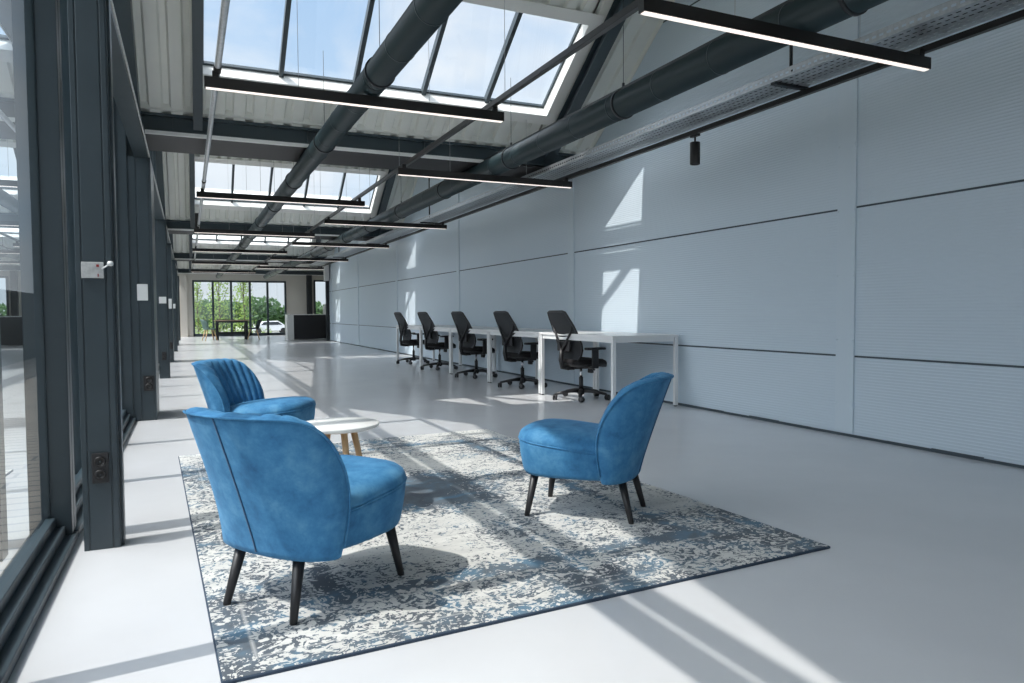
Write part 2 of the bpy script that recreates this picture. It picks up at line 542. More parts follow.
while yy < YR:
    n = min(yy+0.35, YR)
    h = 0.018+0.008*random.random()
    mb.box(XW-0.012, XW+0.005, yy, n, 0.0, h)
    yy = n
struct(mb.build('baseboard_right', M['joint']), 'dark sealing strip at the foot of the ribbed wall', 'baseboard')

# ------------------------------------------------------------------ other walls
def panel_with_holes(name, y0, y1, x0, x1, z0, z1, holes, m):
    mb = MB()
    xs = x0
    for (a, b_, c, d) in sorted(holes):
        mb.box(xs, a, y0, y1, z0, z1)
        if c > z0: mb.box(a, b_, y0, y1, z0, c)
        if d < z1: mb.box(a, b_, y0, y1, d, z1)
        xs = b_
    mb.box(xs, x1, y0, y1, z0, z1)
    return mb.build(name, m)
struct(panel_with_holes('wall_end', YE, YE+0.14, -0.64, 8.15, 0, 2.78, [(0.22, 4.10, 0.0, 2.46), (5.38, 6.04, 0.0, 2.53)], M['plaster']), 'beige plaster end wall with dark framed windows', 'wall')
struct(B(8.0, 8.15, YR, YE, 0, 4.6).build('wall_recess', M['plaster']), 'plain wall of the side recess', 'wall')
struct(B(XW+0.14, 8.0, YR-0.14, YR, 0, 2.75).build('wall_return', M['plaster']), 'return wall behind the ribbed wall end', 'wall')
struct(panel_with_holes('wall_back', YB-0.15, YB, -0.64, XW+0.14, 0, 4.1, [(0.2, 4.1, 0.0, 2.9)], M['plaster']), 'plaster wall behind the viewer with an opening added to let in sky light', 'wall')  # unseen unglazed opening, added so more sky light reaches the near floor

# ------------------------------------------------------------------ roof
SKX0, SKX1, SKD0, SKD1 = 0.16, 3.84, 0.89, 1.86
PT, PD = 0.19, 0.034
CA = math.cos(math.atan(SL))
SLOPE = {1: SL, -1: SLN}
def profile(x0, x1):
    """trapezoid ribs along x; list of (x, dz)"""
    xs = set([x0, x1])
    n0, n1 = int(math.floor(x0/PT))-1, int(math.ceil(x1/PT))+1
    for n in range(n0, n1):
        for f in (0.0, 0.10, 0.36, 0.46):
            q = (n+f)*PT
            if x0 < q < x1: xs.add(q)
    out = []
    for q in sorted(xs):
        f = (q/PT) % 1.0
        if f < 0.10: h = f/0.10
        elif f < 0.36: h = 1.0
        elif f < 0.46: h = (0.46-f)/0.10
        else: h = 0.0
        out.append((q, PD*h))
    return out
def sheet(mb, x0, x1, r, sgn, d0, d1, top=0.08):
    SL = SLOPE[sgn]
    CA = math.cos(math.atan(SL))
    pf = profile(x0, x1)
    sn = SL*CA
    P = lambda x, dz, d: (x, r+sgn*(d+dz*sn), ZR-SL*d+dz*CA)
    v = [P(x, dz, d0) for x, dz in pf]+[P(x, dz, d1) for x, dz in pf]
    n = len(pf)
    mb.add(v, [(i, i+1, n+i+1, n+i) for i in range(n-1)])
    T = [P(x0, top, d0), P(x1, top, d0), P(x1, top, d1), P(x0, top, d1)]
    mb.add(T, [(0, 1, 2, 3)])
    mb.add([P(x0, 0, d0), P(x0, 0, d1), P(x0, top, d1), P(x0, top, d0)], [(0, 1, 2, 3)])
    mb.add([P(x1, 0, d0), P(x1, 0, d1), P(x1, top, d1), P(x1, top, d0)], [(0, 1, 2, 3)])
    mb.add([P(x0, 0, d0), P(x1, 0, d0), P(x1, top, d0), P(x0, top, d0)], [(0, 1, 2, 3)])
    mb.add([P(x0, 0, d1), P(x1, 0, d1), P(x1, top, d1), P(x0, top, d1)], [(0, 1, 2, 3)])
DV = {1: 2.31, -1: 5.62}
mb = MB()
for i, r in enumerate(RIDGES):
    XR = 8.15 if i == 4 else XW+0.14
    sheet(mb, -0.72, XR, r, -1, 0.0, DV[-1] if i else 1.8)
    dend = DV[1]
    sheet(mb, -0.72, SKX0, r, 1, 0.0, dend)
    sheet(mb, SKX1, XR, r, 1, 0.0, dend)
    sheet(mb, SKX0, SKX1, r, 1, 0.0, SKD0)
    sheet(mb, SKX0, SKX1, r, 1, SKD1, dend)
for i, r in enumerate(RIDGES):
    mb.box(-0.72, 8.15 if i == 4 else XW+0.14, r-0.14, r+0.14, ZR+0.02, ZR+0.09)
struct(mb.build('ceiling', M['roof_sheet']), 'pitched ceiling of pale trapezoid metal sheets', 'ceiling')

def slope_mat(r, sgn):
    """local frame: x along X, y along the slope downwards, z normal to the roof, pointing up/out"""
    a = math.atan(SLOPE[sgn])
    ex = Vector((1, 0, 0))
    ey = Vector((0, sgn*math.cos(a), -math.sin(a)))
    ez = Vector((0, sgn*math.sin(a), math.cos(a)))
    m = Matrix((ex, ey, ez)).transposed().to_4x4()
    return Matrix.Translation((0, r, ZR)) @ m
CA = math.cos(math.atan(SL))
L = lambda d: d/CA        # plan distance -> slope distance
wn = 0
for i, r in enumerate(RIDGES):
    Mx = slope_mat(r, 1)
    wn += 1
    root = thing('window_%d' % wn, None, None)
    root['kind'] = 'structure'
    a, b_ = L(SKD0), L(SKD1)
    t0, t1 = -0.01, 0.165
    mb = MB()
    mb.box(SKX0-0.02, SKX1+0.02, a-0.03, a+0.012, t0, t1, Mx)
    mb.box(SKX0-0.02, SKX1+0.02, b_-0.012, b_+0.03, t0, t1, Mx)
    mb.box(SKX0-0.03, SKX0+0.012, a, b_, t0, t1, Mx)
    mb.box(SKX1-0.012, SKX1+0.03, a, b_, t0, t1, Mx)
    # flat flashing band on the ceiling side
    mb.box(SKX0-0.05, SKX1+0.11, b_+0.0, b_+0.11, -0.014, -0.004, Mx)
    mb.box(SKX0-0.05, SKX1+0.11, a-0.12, a, -0.014, -0.004, Mx)
    mb.box(SKX1, SKX1+0.11, a, b_, -0.014, -0.004, Mx)
    mb.build('frame', M['flash'], root)
    g = MB()
    for x0, x1, y0, y1 in ((SKX0, SKX1, a, a+0.035), (SKX0, SKX1, b_-0.035, b_), (SKX0, SKX0+0.03, a, b_), (SKX1-0.03, SKX1, a, b_)):
        g.box(x0, x1, y0, y1, 0.125, 0.16, Mx)
    g.build('sash', M['steel'], root)
    for q in range(1, 5):
        xc = SKX0+(SKX1-SKX0)*q/5.0
        MB().box(xc-0.022, xc+0.022, a, b_, 0.085, 0.16, Mx).build('glazing_bar', M['steel'], root)
    B(SKX0, SKX1, a, b_, 0.14, 0.15, Mx) if False else MB().box(SKX0, SKX1, a, b_, 0.14, 0.15, Mx).build('pane', M['roof_glass'], root)

# ------------------------------------------------------------------ steel: rafters and valley beams
def ibeam(mb, x0, x1, d0, d1, depth, Mx, fl=0.012, web=0.012):
    """I profile hanging under the roof plane"""
    xm = (x0+x1)/2
    mb.box(x0, x1, d0, d1, -0.02-fl, -0.02, Mx)
    mb.box(x0, x1, d0, d1, -depth, -depth+fl, Mx)
    mb.box(xm-web/2, xm+web/2, d0, d1, -depth+fl, -0.02-fl, Mx)
for i, r in enumerate(RIDGES):
    for sgn in (-1, 1):
        Mx = slope_mat(r, sgn)
        e = (DV[sgn] if i or sgn == 1 else 1.6)/math.cos(math.atan(SLOPE[sgn]))
        for (x0, x1, dep, nm) in ((0.09, 0.175, 0.15, 'rafter_beam'), (3.97, 4.10, 0.17, 'rafter_beam')):
            mb = MB()
            ibeam(mb, x0, x1, 0.0, e, dep, Mx)
            struct(mb.build(nm, M['steel']), 'sloping steel rafter under the pale roof sheets', 'beam')
        struct(MB().box(-0.64, -0.37, 0.0, e, -0.22, -0.005, Mx).build('gable_beam', M['steel']), 'sloping steel edge beam over the glazed side', 'beam')
for v in VALS:
    XR = 8.15 if v > 30 else XW+0.02
    y0, y1 = v-0.41, v+0.41
    if v > 33.9: y1 = YE+0.3
    mb = MB()
    # near U-beam with flanges, soffit, far U-beam
    mb.box(-0.62, XR, y0, y0+0.10, 2.925, 2.95).box(-0.62, XR, y0, y0+0.10, 2.775, 2.795).box(-0.62, XR, y0+0.05, y0+0.065, 2.79, 2.93)
    mb.box(-0.62, XR, y1-0.08, y1, 2.765, 3.26)
    mb.box(-0.62, XR, y0+0.065, y1, 2.94, 2.96)
    for x in (-0.1, 1.2, 2.5, 3.8):
        mb.box(x-0.006, x+0.006, y0+0.01, y0+0.05, 2.795, 2.925)
    vb = struct(mb.build('valley_beam', M['valley']), 'wide steel valley beam crossing the hall', 'beam')
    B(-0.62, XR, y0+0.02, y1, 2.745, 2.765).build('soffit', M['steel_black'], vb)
    B(-0.34, XR-1.0 if v < 30 else XR, y0-0.012, y0+0.02, 2.742, 2.776).build('edge_strip', M['white_paint'], vb)
    # roof valley cover
    struct(B(-0.72, XR, v-0.46, v+0.45, 2.97, 3.10).build('roof_valley', M['roof_sheet']), 'roof valley gutter above the beam', 'roof')

# ------------------------------------------------------------------ glazed side: columns, ring beam, windows
def column_thin(y, z1=2.42):
    mb = MB()
    # box with a face of three shallow steps, C edge
    mb.box(-0.413, -0.278, y+0.004, y+0.10, 0, z1)
    mb.box(-0.413, -0.393, y, y+0.01, 0, z1).box(-0.388, -0.308, y+0.0, y+0.01, 0, z1).box(-0.303, -0.283, y, y+0.01, 0, z1)
    mb.box(-0.278, -0.268, y+0.03, y+0.10, 0, z1)
    return struct(mb.build('column', M['steel'], bevel=0.002), 'slim anthracite steel column on the glazed side', 'column')
def column_thick(y, z1=2.42):
    mb = MB()
    mb.box(-0.50, -0.283, y+0.006, y+0.62, 0, z1)
    mb.box(-0.50, -0.41, y, y+0.01, 0, z1).box(-0.40, -0.305, y, y+0.01, 0, z1).box(-0.30, -0.283, y, y+0.01, 0, z1)
    mb.box(-0.60, -0.34, y+0.10, y+0.62, z1, 2.75)
    return struct(mb.build('column', M['steel'], bevel=0.002), 'deep anthracite steel column under a valley beam', 'column')
THIN = [3.38+PER*k for k in range(0, 4)]
THICK = [7.36+PER*k for k in range(-1, 3)]
for y in THIN: column_thin(y)
for y in THICK: column_thick(y)
rb = MB().box(-0.415, -0.300, YB, YE, 2.42, 2.45)
struct(rb.build('side_beam', M['steel']), 'horizontal steel beam along the tops of the side columns', 'beam')
cb = MB().tube([(-0.2895, YB+0.1+0.5*i, 2.430+0.004*math.sin(i*1.7)) for i in range(76)], 0.006, 6)
tag(cb.build('cable', M['plate']), 'pale grey cable running along the inner edge of the side beam', 'cable')

def side_window(n, y0, y1, muls):
    root = thing('window_%d' % n, None, None)
    root['kind'] = 'structure'
    fr = MB()
    # bottom track: stepped sill
    fr.box(-0.64, -0.46, y0, y1, 0.0, 0.035).box(-0.61, -0.50, y0, y1, 0.035, 0.075).box(-0.585, -0.535, y0, y1, 0.075, 0.115)
    fr.box(-0.60, -0.53, y0, y1, 2.93, 3.01)
    fr.build('frame', M['steel'], root, bevel=0.003)
    ys = [y0]+muls+[y1]
    for y in ys:
        zt = max(3.0, roofz(y)-0.05)
        w = 0.055
        a, b_ = y-w/2, y+w/2
        if y == y0: a, b_ = y, y+w
        if y == y1: a, b_ = y-w, y
        MB().box(-0.555, -0.475, a, b_, 0.03, zt).box(-0.585, -0.555, a-0.012, b_+0.012, 0.03, zt).build('mullion', M['steel'], root, bevel=0.003)
    for i in range(len(ys)-1):
        a, b_ = ys[i]+0.02, ys[i+1]-0.02
        B(-0.567, -0.553, a, b_, 0.10, 2.93).build('pane', M['glass'], root)
        ks = sorted(set([a, b_]+[q for q in RIDGES+VALS if a < q < b_]))
        g = MB()
        for p, q in zip(ks[:-1], ks[1:]):
            zp, zq = max(3.03, roofz(p)), max(3.03, roofz(q))
            v = [(X_, y, z) for X_ in (-0.567, -0.553) for (y, z) in ((p, 3.02), (q, 3.02), (q, zq), (p, zp))]
            g.add(v, [(0, 1, 2, 3), (4, 7, 6, 5), (0, 4, 5, 1), (1, 5, 6, 2), (2, 6, 7, 3), (3, 7, 4, 0)])
        g.build('gable_pane', M['glass'], root)
    return root
wn += 1
side_window(wn, YB, -1.45, [-3.4]); wn += 1
side_window(wn, -0.68, 3.60, [0.84, 2.17]); 
Y0s = [(3.52, 7.34)]
for kk in range(0, 4):
    o = PER*kk
    wn += 1
    side_window(wn, 3.61+o, min(7.40+o, YE), [q+o for q in (4.70, 6.03) if q+o < YE-0.5])
    if kk < 3:
        wn += 1
        side_window(wn, 7.95+o, 12.29+o, [q+o for q in (9.34, 10.70)])
# infill flashing behind the columns
for y in THICK:
    struct(B(-0.63, -0.5, y, y+0.64, 0, 2.95).build('trim_%d' % (THICK.index(y)+1), M['steel']), 'steel infill behind a deep column', 'trim')

# ------------------------------------------------------------------ end windows
def end_window(n, x0, x1, z0, z1, muls):
    root = thing('window_%d' % n, None, None)
    root['kind'] = 'structure'
    t = 0.075
    y0, y1 = YE-0.03, YE+0.09
    MB().box(x0, x1, y0, y1, z0, z0+t+0.05).box(x0, x1, y0, y1, z1-t, z1).box(x0, x0+t, y0, y1, z0, z1).box(x1-t, x1, y0, y1, z0, z1).build('frame', M['steel'], root)
    for m_ in muls:
        B(m_-0.045, m_+0.045, y0, y1, z0, z1).build('mullion', M['steel'], root)
    xs = [x0]+muls+[x1]
    for a, b_ in zip(xs[:-1], xs[1:]):
        B(a+0.03, b_-0.03, YE+0.03, YE+0.045, z0+0.04, z1-0.04).build('pane', M['glass'], root)
wn += 1
end_window(wn, 0.20, 4.12, 0.0, 2.47, [1.02, 1.77, 2.555, 3.31]); wn += 1
end_window(wn, 5.36, 6.06, 0.0, 2.54, [])
struct(B(5.02, 5.24, YE-0.3, YE-0.06, 0, 2.75).build('column', M['steel_dk']), 'dark column beside the small end window', 'column')
struct(B(-0.28, -0.02, YE-0.12, YE, 0, 2.75).build('trim_5', M['plaster']), 'beige corner casing beside the end window', 'trim')
fr = struct(B(4.54, 4.645, YR-0.02, YR+0.10, 0, 2.75).build('door_frame', M['steel_dk']), 'dark upright frame at the end of the ribbed wall', 'door frame')

# ------------------------------------------------------------------ ducts
def duct(name, x, z, r, label, rod):
    root = thing(name, label, 'duct', (x, 0, z))
    mb = MB().tube([(0, YB+0.02, 0), (0, YE-0.3, 0)], r, 40)
    mb.build('pipe', M['duct'], root)
    y = YB+0.5
    b = MB()
    while y < YE-0.5:
        b.tube([(0, y-0.006, 0), (0, y+0.006, 0)], r+0.0025, 40)
        y += 0.62
    b.build('seam_bands', M['duct'], root)['kind'] = 'stuff'
    if rod:
        rr = MB().box(-0.012, 0.012, YB+0.1, YE-0.4, r+0.008, r+0.028)
        rr.build('support_rail', M['steel_dk'], root)
    y = YB+1.0
    k = 0
    while y < YE-1:
        c = MB().tube([(0, y-0.012, 0), (0, y+0.012, 0)], r+0.010, 40)
        c.box(-0.008, 0.008, y-0.008, y+0.008, r, r+0.06)
        c.tube([(0, y, r+0.05), (0, y, roofz(y)-z)], 0.0025, 5)
        c.build('hanger', M['steel_dk'], root)
        y += 2.175
    return root
duct('ventilation_duct', 1.24, 2.637, 0.098, 'round dark green-grey duct nearer the glazed side, running the length of the hall', False)
duct('ventilation_duct', 3.22, 2.645, 0.108, 'round dark duct nearer the ribbed wall, with a thin rail on top', True)

# ------------------------------------------------------------------ tracks (lighting rails) and pipe
def track(x, z0, z1, w, y0, y1, name, label, m, cat, wires=True):
    root = thing(name, label, cat, (x, 0, 0))
    mb = MB().box(-w/2, w/2, y0, y1, z0, z1)
    mb.build('rail', m, root, bevel=0.002)
    if wires:
        y = y0+0.9
        while y < y1:
            MB().tube([(0, y, z1), (0, y, roofz(y)-0.01)], 0.0022, 5).build('suspension_wire', M['galv'], root)
            y += 2.9
    return root
track(2.18, 2.565, 2.605, 0.036, YB+0.1, 30.0, 'track_rail', 'black square track rail joining the two rows of light bars', M['black'], 'track')
track(4.165, 2.56, 2.60, 0.040, YB+0.1, 25.5, 'track_rail', 'black track rail under the perforated cable tray, carrying a spotlight', M['black'], 'track', False)
pr = thing('conduit_pipe', 'galvanised round pipe hanging beside the first rafter near the glazed side', 'pipe', (0.212, 0, 0))
p = MB()
p.tube([(0, YB+0.1, 2.585), (0, 30.0, 2.585)], 0.021, 14)
p.build('pipe', M['galv'], pr)
for y in (1.0, 5.08, 9.4, 13.9, 18.2, 22.6):
    MB().tube([(0, y-0.06, 2.585), (0, y+0.06, 2.585)], 0.025, 14).build('sleeve', M['black'], pr)
B(-0.045, 0.045, 15.2, 15.5, 2.57, 2.95).build('junction_box', M['black'], pr)

# ------------------------------------------------------------------ light bars
ORD = ['first', 'second', 'third', 'fourth', 'fifth', 'sixth', 'seventh']
def light_bar(x0, x1, y, label, group, wires):
    root = thing('linear_light', label, 'light bar', (x0, y, 2.45), 0, group)
    ln = x1-x0
    MB().box(0, ln, -0.024, 0.024, 0.008, 0.078).build('housing', M['black'], root, bevel=0.0015)
    MB().box(0.010, ln-0.010, -0.018, 0.018, 0.004, 0.012).build('diffuser', M['light'], root)['label'] = 'lit warm white underside'
    for x in ((0.07, ln-0.07)):
        MB().box(x-0.02, x+0.02, -0.015, 0.015, 0.078, 0.12).build('connector', M['black'], root)
    for f in (0.28, 0.72):
        MB().tube([(ln*f, 0, 0.078), (ln*f, 0, roofz(y)-2.46)], 0.0018, 5).build('suspension_wire', M['galv'], root)
LY = [0.75, 5.10, 9.85, 14.1, 18.3, 22.8, 27.2]
RY = [-1.4, 2.98, 7.46, 11.95, 15.9, 20.4, 24.4]
GL = 'light bars over the glazed-side half of the hall'
GR = 'light bars over the ribbed-wall half of the hall'
ll = ['', 'long black lit light bar crossing the round duct, high over the blue armchairs', 'black light bar crossing in front of the second skylight, past the first valley beam',
      'black light bar just in front of the third skylight', 'black light bar hanging just past the third skylight', 'small distant black light bar in front of the fourth skylight', 'small distant black light bar closest to the end windows']
lr = ['', 'largest black light bar, brightly lit underneath, ending at the perforated cable tray', 'black light bar under the first valley beam, ending above the ribbed wall post',
      'black light bar crossing the wall-side duct above the office chairs', 'black light bar whose end hangs before the narrow sunlit wedge of wall', 'distant black light bar ending near the end of the ribbed wall', 'last black light bar, hanging above the dark counter']
for i in range(1, 7):
    light_bar(0.13, 2.26, LY[i], ll[i], GL, i < 3)
    light_bar(2.07, 4.19, RY[i], lr[i], GR, i < 3)

# ------------------------------------------------------------------ perforated cable tray
def tray():
    root = thing('cable_tray', 'galvanised perforated cable tray running along the ribbed wall', 'cable tray', (0, 0, 0))
    X0, X1, Z0, Z1 = 3.885, 4.20, 2.63, 2.69
    Y0, Y1 = YB+0.1, 25.6
    mb = MB()
    # soffit with rows of slots (real openings up to 16 m, plain beyond)
    rows = [X0, X0+0.036, X0+0.049, X0+0.091, X0+0.104, X0+0.146, X0+0.159, X0+0.201, X0+0.214, X0+0.256, X0+0.269, X1]
    hole = [0, 1, 0, 1, 0, 1, 0, 1, 0, 1, 0]
    ys = []
    y = Y0
    while y < 14.0:
        ys.append((y, y+0.022, 0)); ys.append((y+0.022, y+0.05, 1)); y += 0.05
    idx = {}
    V, F = [], []
    def vid(p):
        k_ = (round(p[0], 4), round(p[1], 4), round(p[2], 4))
        if k_ not in idx:
            idx[k_] = len(V); V.append(p)
        return idx[k_]
    def quad(a, b_, c, d): F.append((vid(a), vid(b_), vid(c), vid(d)))
    for (a, b_, h) in ys:
        for i in range(11):
            if h and hole[i]: continue
            x0, x1 = rows[i], rows[i+1]
            quad((x0, a, Z0), (x1, a, Z0), (x1, b_, Z0), (x0, b_, Z0))
        for Xs in (X0, X1):
            zs = [Z0, Z0+0.022, Z0+0.036, Z1]
            for i in range(3):
                if h and i == 1: continue
                quad((Xs, a, zs[i]), (Xs, b_, zs[i]), (Xs, b_, zs[i+1]), (Xs, a, zs[i+1]))
    ye = ys[-1][1]
    quad((X0, ye, Z0), (X1, ye, Z0), (X1, Y1, Z0), (X0, Y1, Z0))
    for Xs in (X0, X1):
        quad((Xs, ye, Z0), (Xs, Y1, Z0), (Xs, Y1, Z1), (Xs, ye, Z1))
    mb.add(V, F)
    mb.box(X0-0.002, X0+0.012, Y0, Y1, Z1, Z1+0.003).box(X1-0.012, X1+0.002, Y0, Y1, Z1, Z1+0.003)
    mb.build('tray_body', M['galv'], root)
    for i in range(5):
        MB().tube([(3.97+0.035*i, Y0+0.6*q, Z0+0.016+0.004*math.sin(q*1.3+i)) for q in range(int((Y1-Y0)/0.6))], 0.009, 6).build('cable', M['black' if i % 2 else 'steel_dk'], root)
    y = 4.1-PER
    while y < Y1:
        if y > Y0:
            MB().tube([(4.05, y, Z1-0.03), (4.05, y, roofz(y))], 0.011 if False else 0.012, 8).box(X0-0.01, X1+0.01, y-0.02, y+0.02, Z0-0.022, Z0-0.002).build('hanger_rod', M['steel_dk'], root)
        y += PER/2 if False else 4.27
    return root
tray()

# spotlight on the track
sp = thing('spotlight', 'black cylinder spotlight hanging from the track under the cable tray', 'spotlight', (4.165, 5.16, 2.56))
MB().box(-0.018, 0.018, -0.05, 0.05, -0.022, 0.0).build('adapter', M['black'], sp, bevel=0.002)
MB().tube([(0, 0, -0.02), (0, 0, -0.075)], 0.009, 10).build('stem', M['black'], sp)
MB().lathe([(0.0, -0.07), (0.042, -0.07), (0.045, -0.074), (0.045, -0.262), (0.042, -0.267), (0.036, -0.267), (0.033, -0.23), (0.0, -0.23)], 28).build('barrel', M['black'], sp)
MB().lathe([(0.0, -0.24), (0.031, -0.24), (0.031, -0.234), (0.0, -0.234)], 20).build('lens', M['plate'], sp)

# ------------------------------------------------------------------ plates and sockets on the columns
def socket(x, y, z, w, h, label):
    root = thing('wall_socket', label, 'socket', (x, y, z), 0, 'sockets on the columns')
    MB().box(-w/2, w/2, -0.014, 0, -h/2, h/2).build('plate', M['black_plastic'], root, bevel=0.003)
    for s in (-1, 1):
        Mx = Matrix.Translation((0, -0.014, s*h*0.22)) @ Matrix.Rotation(PI/2, 4, 'X')
        r = min(w, h)*0.36
        o = MB().lathe([(r*0.45, 0.0), (r*0.5, 0.004), (r, 0.006), (r, 0.001)], 20, Mx).build('outlet', M['black'], root)
        MB().lathe([(0.001, 0.0), (r*0.12, 0.002), (r*0.12, 0.007), (0.0005, 0.007)], 10, Mx).build('pin', M['steel'], o)
socket(-0.345, 3.38, 0.345, 0.062, 0.125, 'black double wall socket on the first slim steel column')
socket(-0.342, 7.36, 0.345, 0.09, 0.14, 'black double wall socket on the deep second column')
socket(-0.345, 12.08, 0.345, 0.062, 0.125, 'small black double wall socket low on the third column')
socket(-0.342, 16.06, 0.345, 0.09, 0.14, 'small distant black socket on the fourth column')
sw = thing('control_plate', 'silver metal control plate with a white knob on the first column', 'switch', (-0.352, 3.38, 1.165))
MB().box(-0.040, 0.040, -0.012, 0, -0.034, 0.032).build('plate', M['plate'], sw, bevel=0.002)
MB().box(0.018, 0.022, -0.014, -0.011, -0.028, -0.016, Matrix.Rotation(0.0, 4, 'X')).box(0.014, 0.024, -0.014, -0.011, 0.012, 0.022).build('mark', M['red'], sw)
MB().tube([(0.034, -0.012, 0.004), (0.060, -0.02, 0.022)], 0.0035, 8).build('lever', M['plate_white'], sw)
MB().lathe([(0.0, -0.011), (0.009, -0.009), (0.0125, 0.0), (0.009, 0.009), (0.0, 0.011)], 16, Matrix.Translation((0.066, -0.022, 0.026))).build('knob', M['plate_white'], sw)
for (x, y, z, w, h, lab) in ((-0.375, 7.36, 1.185, 0.088, 0.15, 'white rectangular plate on the deep second column'),
                        (-0.345, 12.08, 1.20, 0.10, 0.10, 'grey square plate on the third column'),
                        (-0.35, 16.06, 1.20, 0.11, 0.20, 'small white plate on the fourth column, partly hidden'),
                        (-0.345, 20.78, 1.20, 0.10, 0.12, 'tiny white plate on the fifth column')):
    o = MB().box(-w/2, w/2, -0.012, 0, -h/2, h/2).build('wall_plate', M['plate_white'], None, bevel=0.002)
    o.location = (x, y, z)
    tag(o, lab, 'switch plate', 'plates on the columns')

# ------------------------------------------------------------------ rug
RW, RL, RT = 2.33, 3.36, 0.012
rug = thing('rug', 'large faded blue and cream patterned rug under the blue armchairs', 'rug', (1.152, 3.715, 0), math.radians(2.4))
nx, ny = 40, 60
def rect(hx, hy, z): return [(-hx, -hy, z), (hx, -hy, z), (hx, hy, z), (-hx, hy, z)]
hx, hy = RW/2, RL/2
MB().rings([rect(hx-0.004, hy-0.004, 0.001), rect(hx-0.004, hy-0.004, RT-0.002), rect(hx-0.007, hy-0.007, RT)], True, True, False).build('pile', rugmat(hx, hy), rug)
MB().rings([rect(hx, hy, 0.0), rect(hx, hy, RT-0.004), rect(hx-0.004, hy-0.004, RT-0.001), rect(hx-0.006, hy-0.006, RT-0.004)], True, True, False).build('binding', M['rug_edge'], rug)['label'] = 'dark blue bound edge'

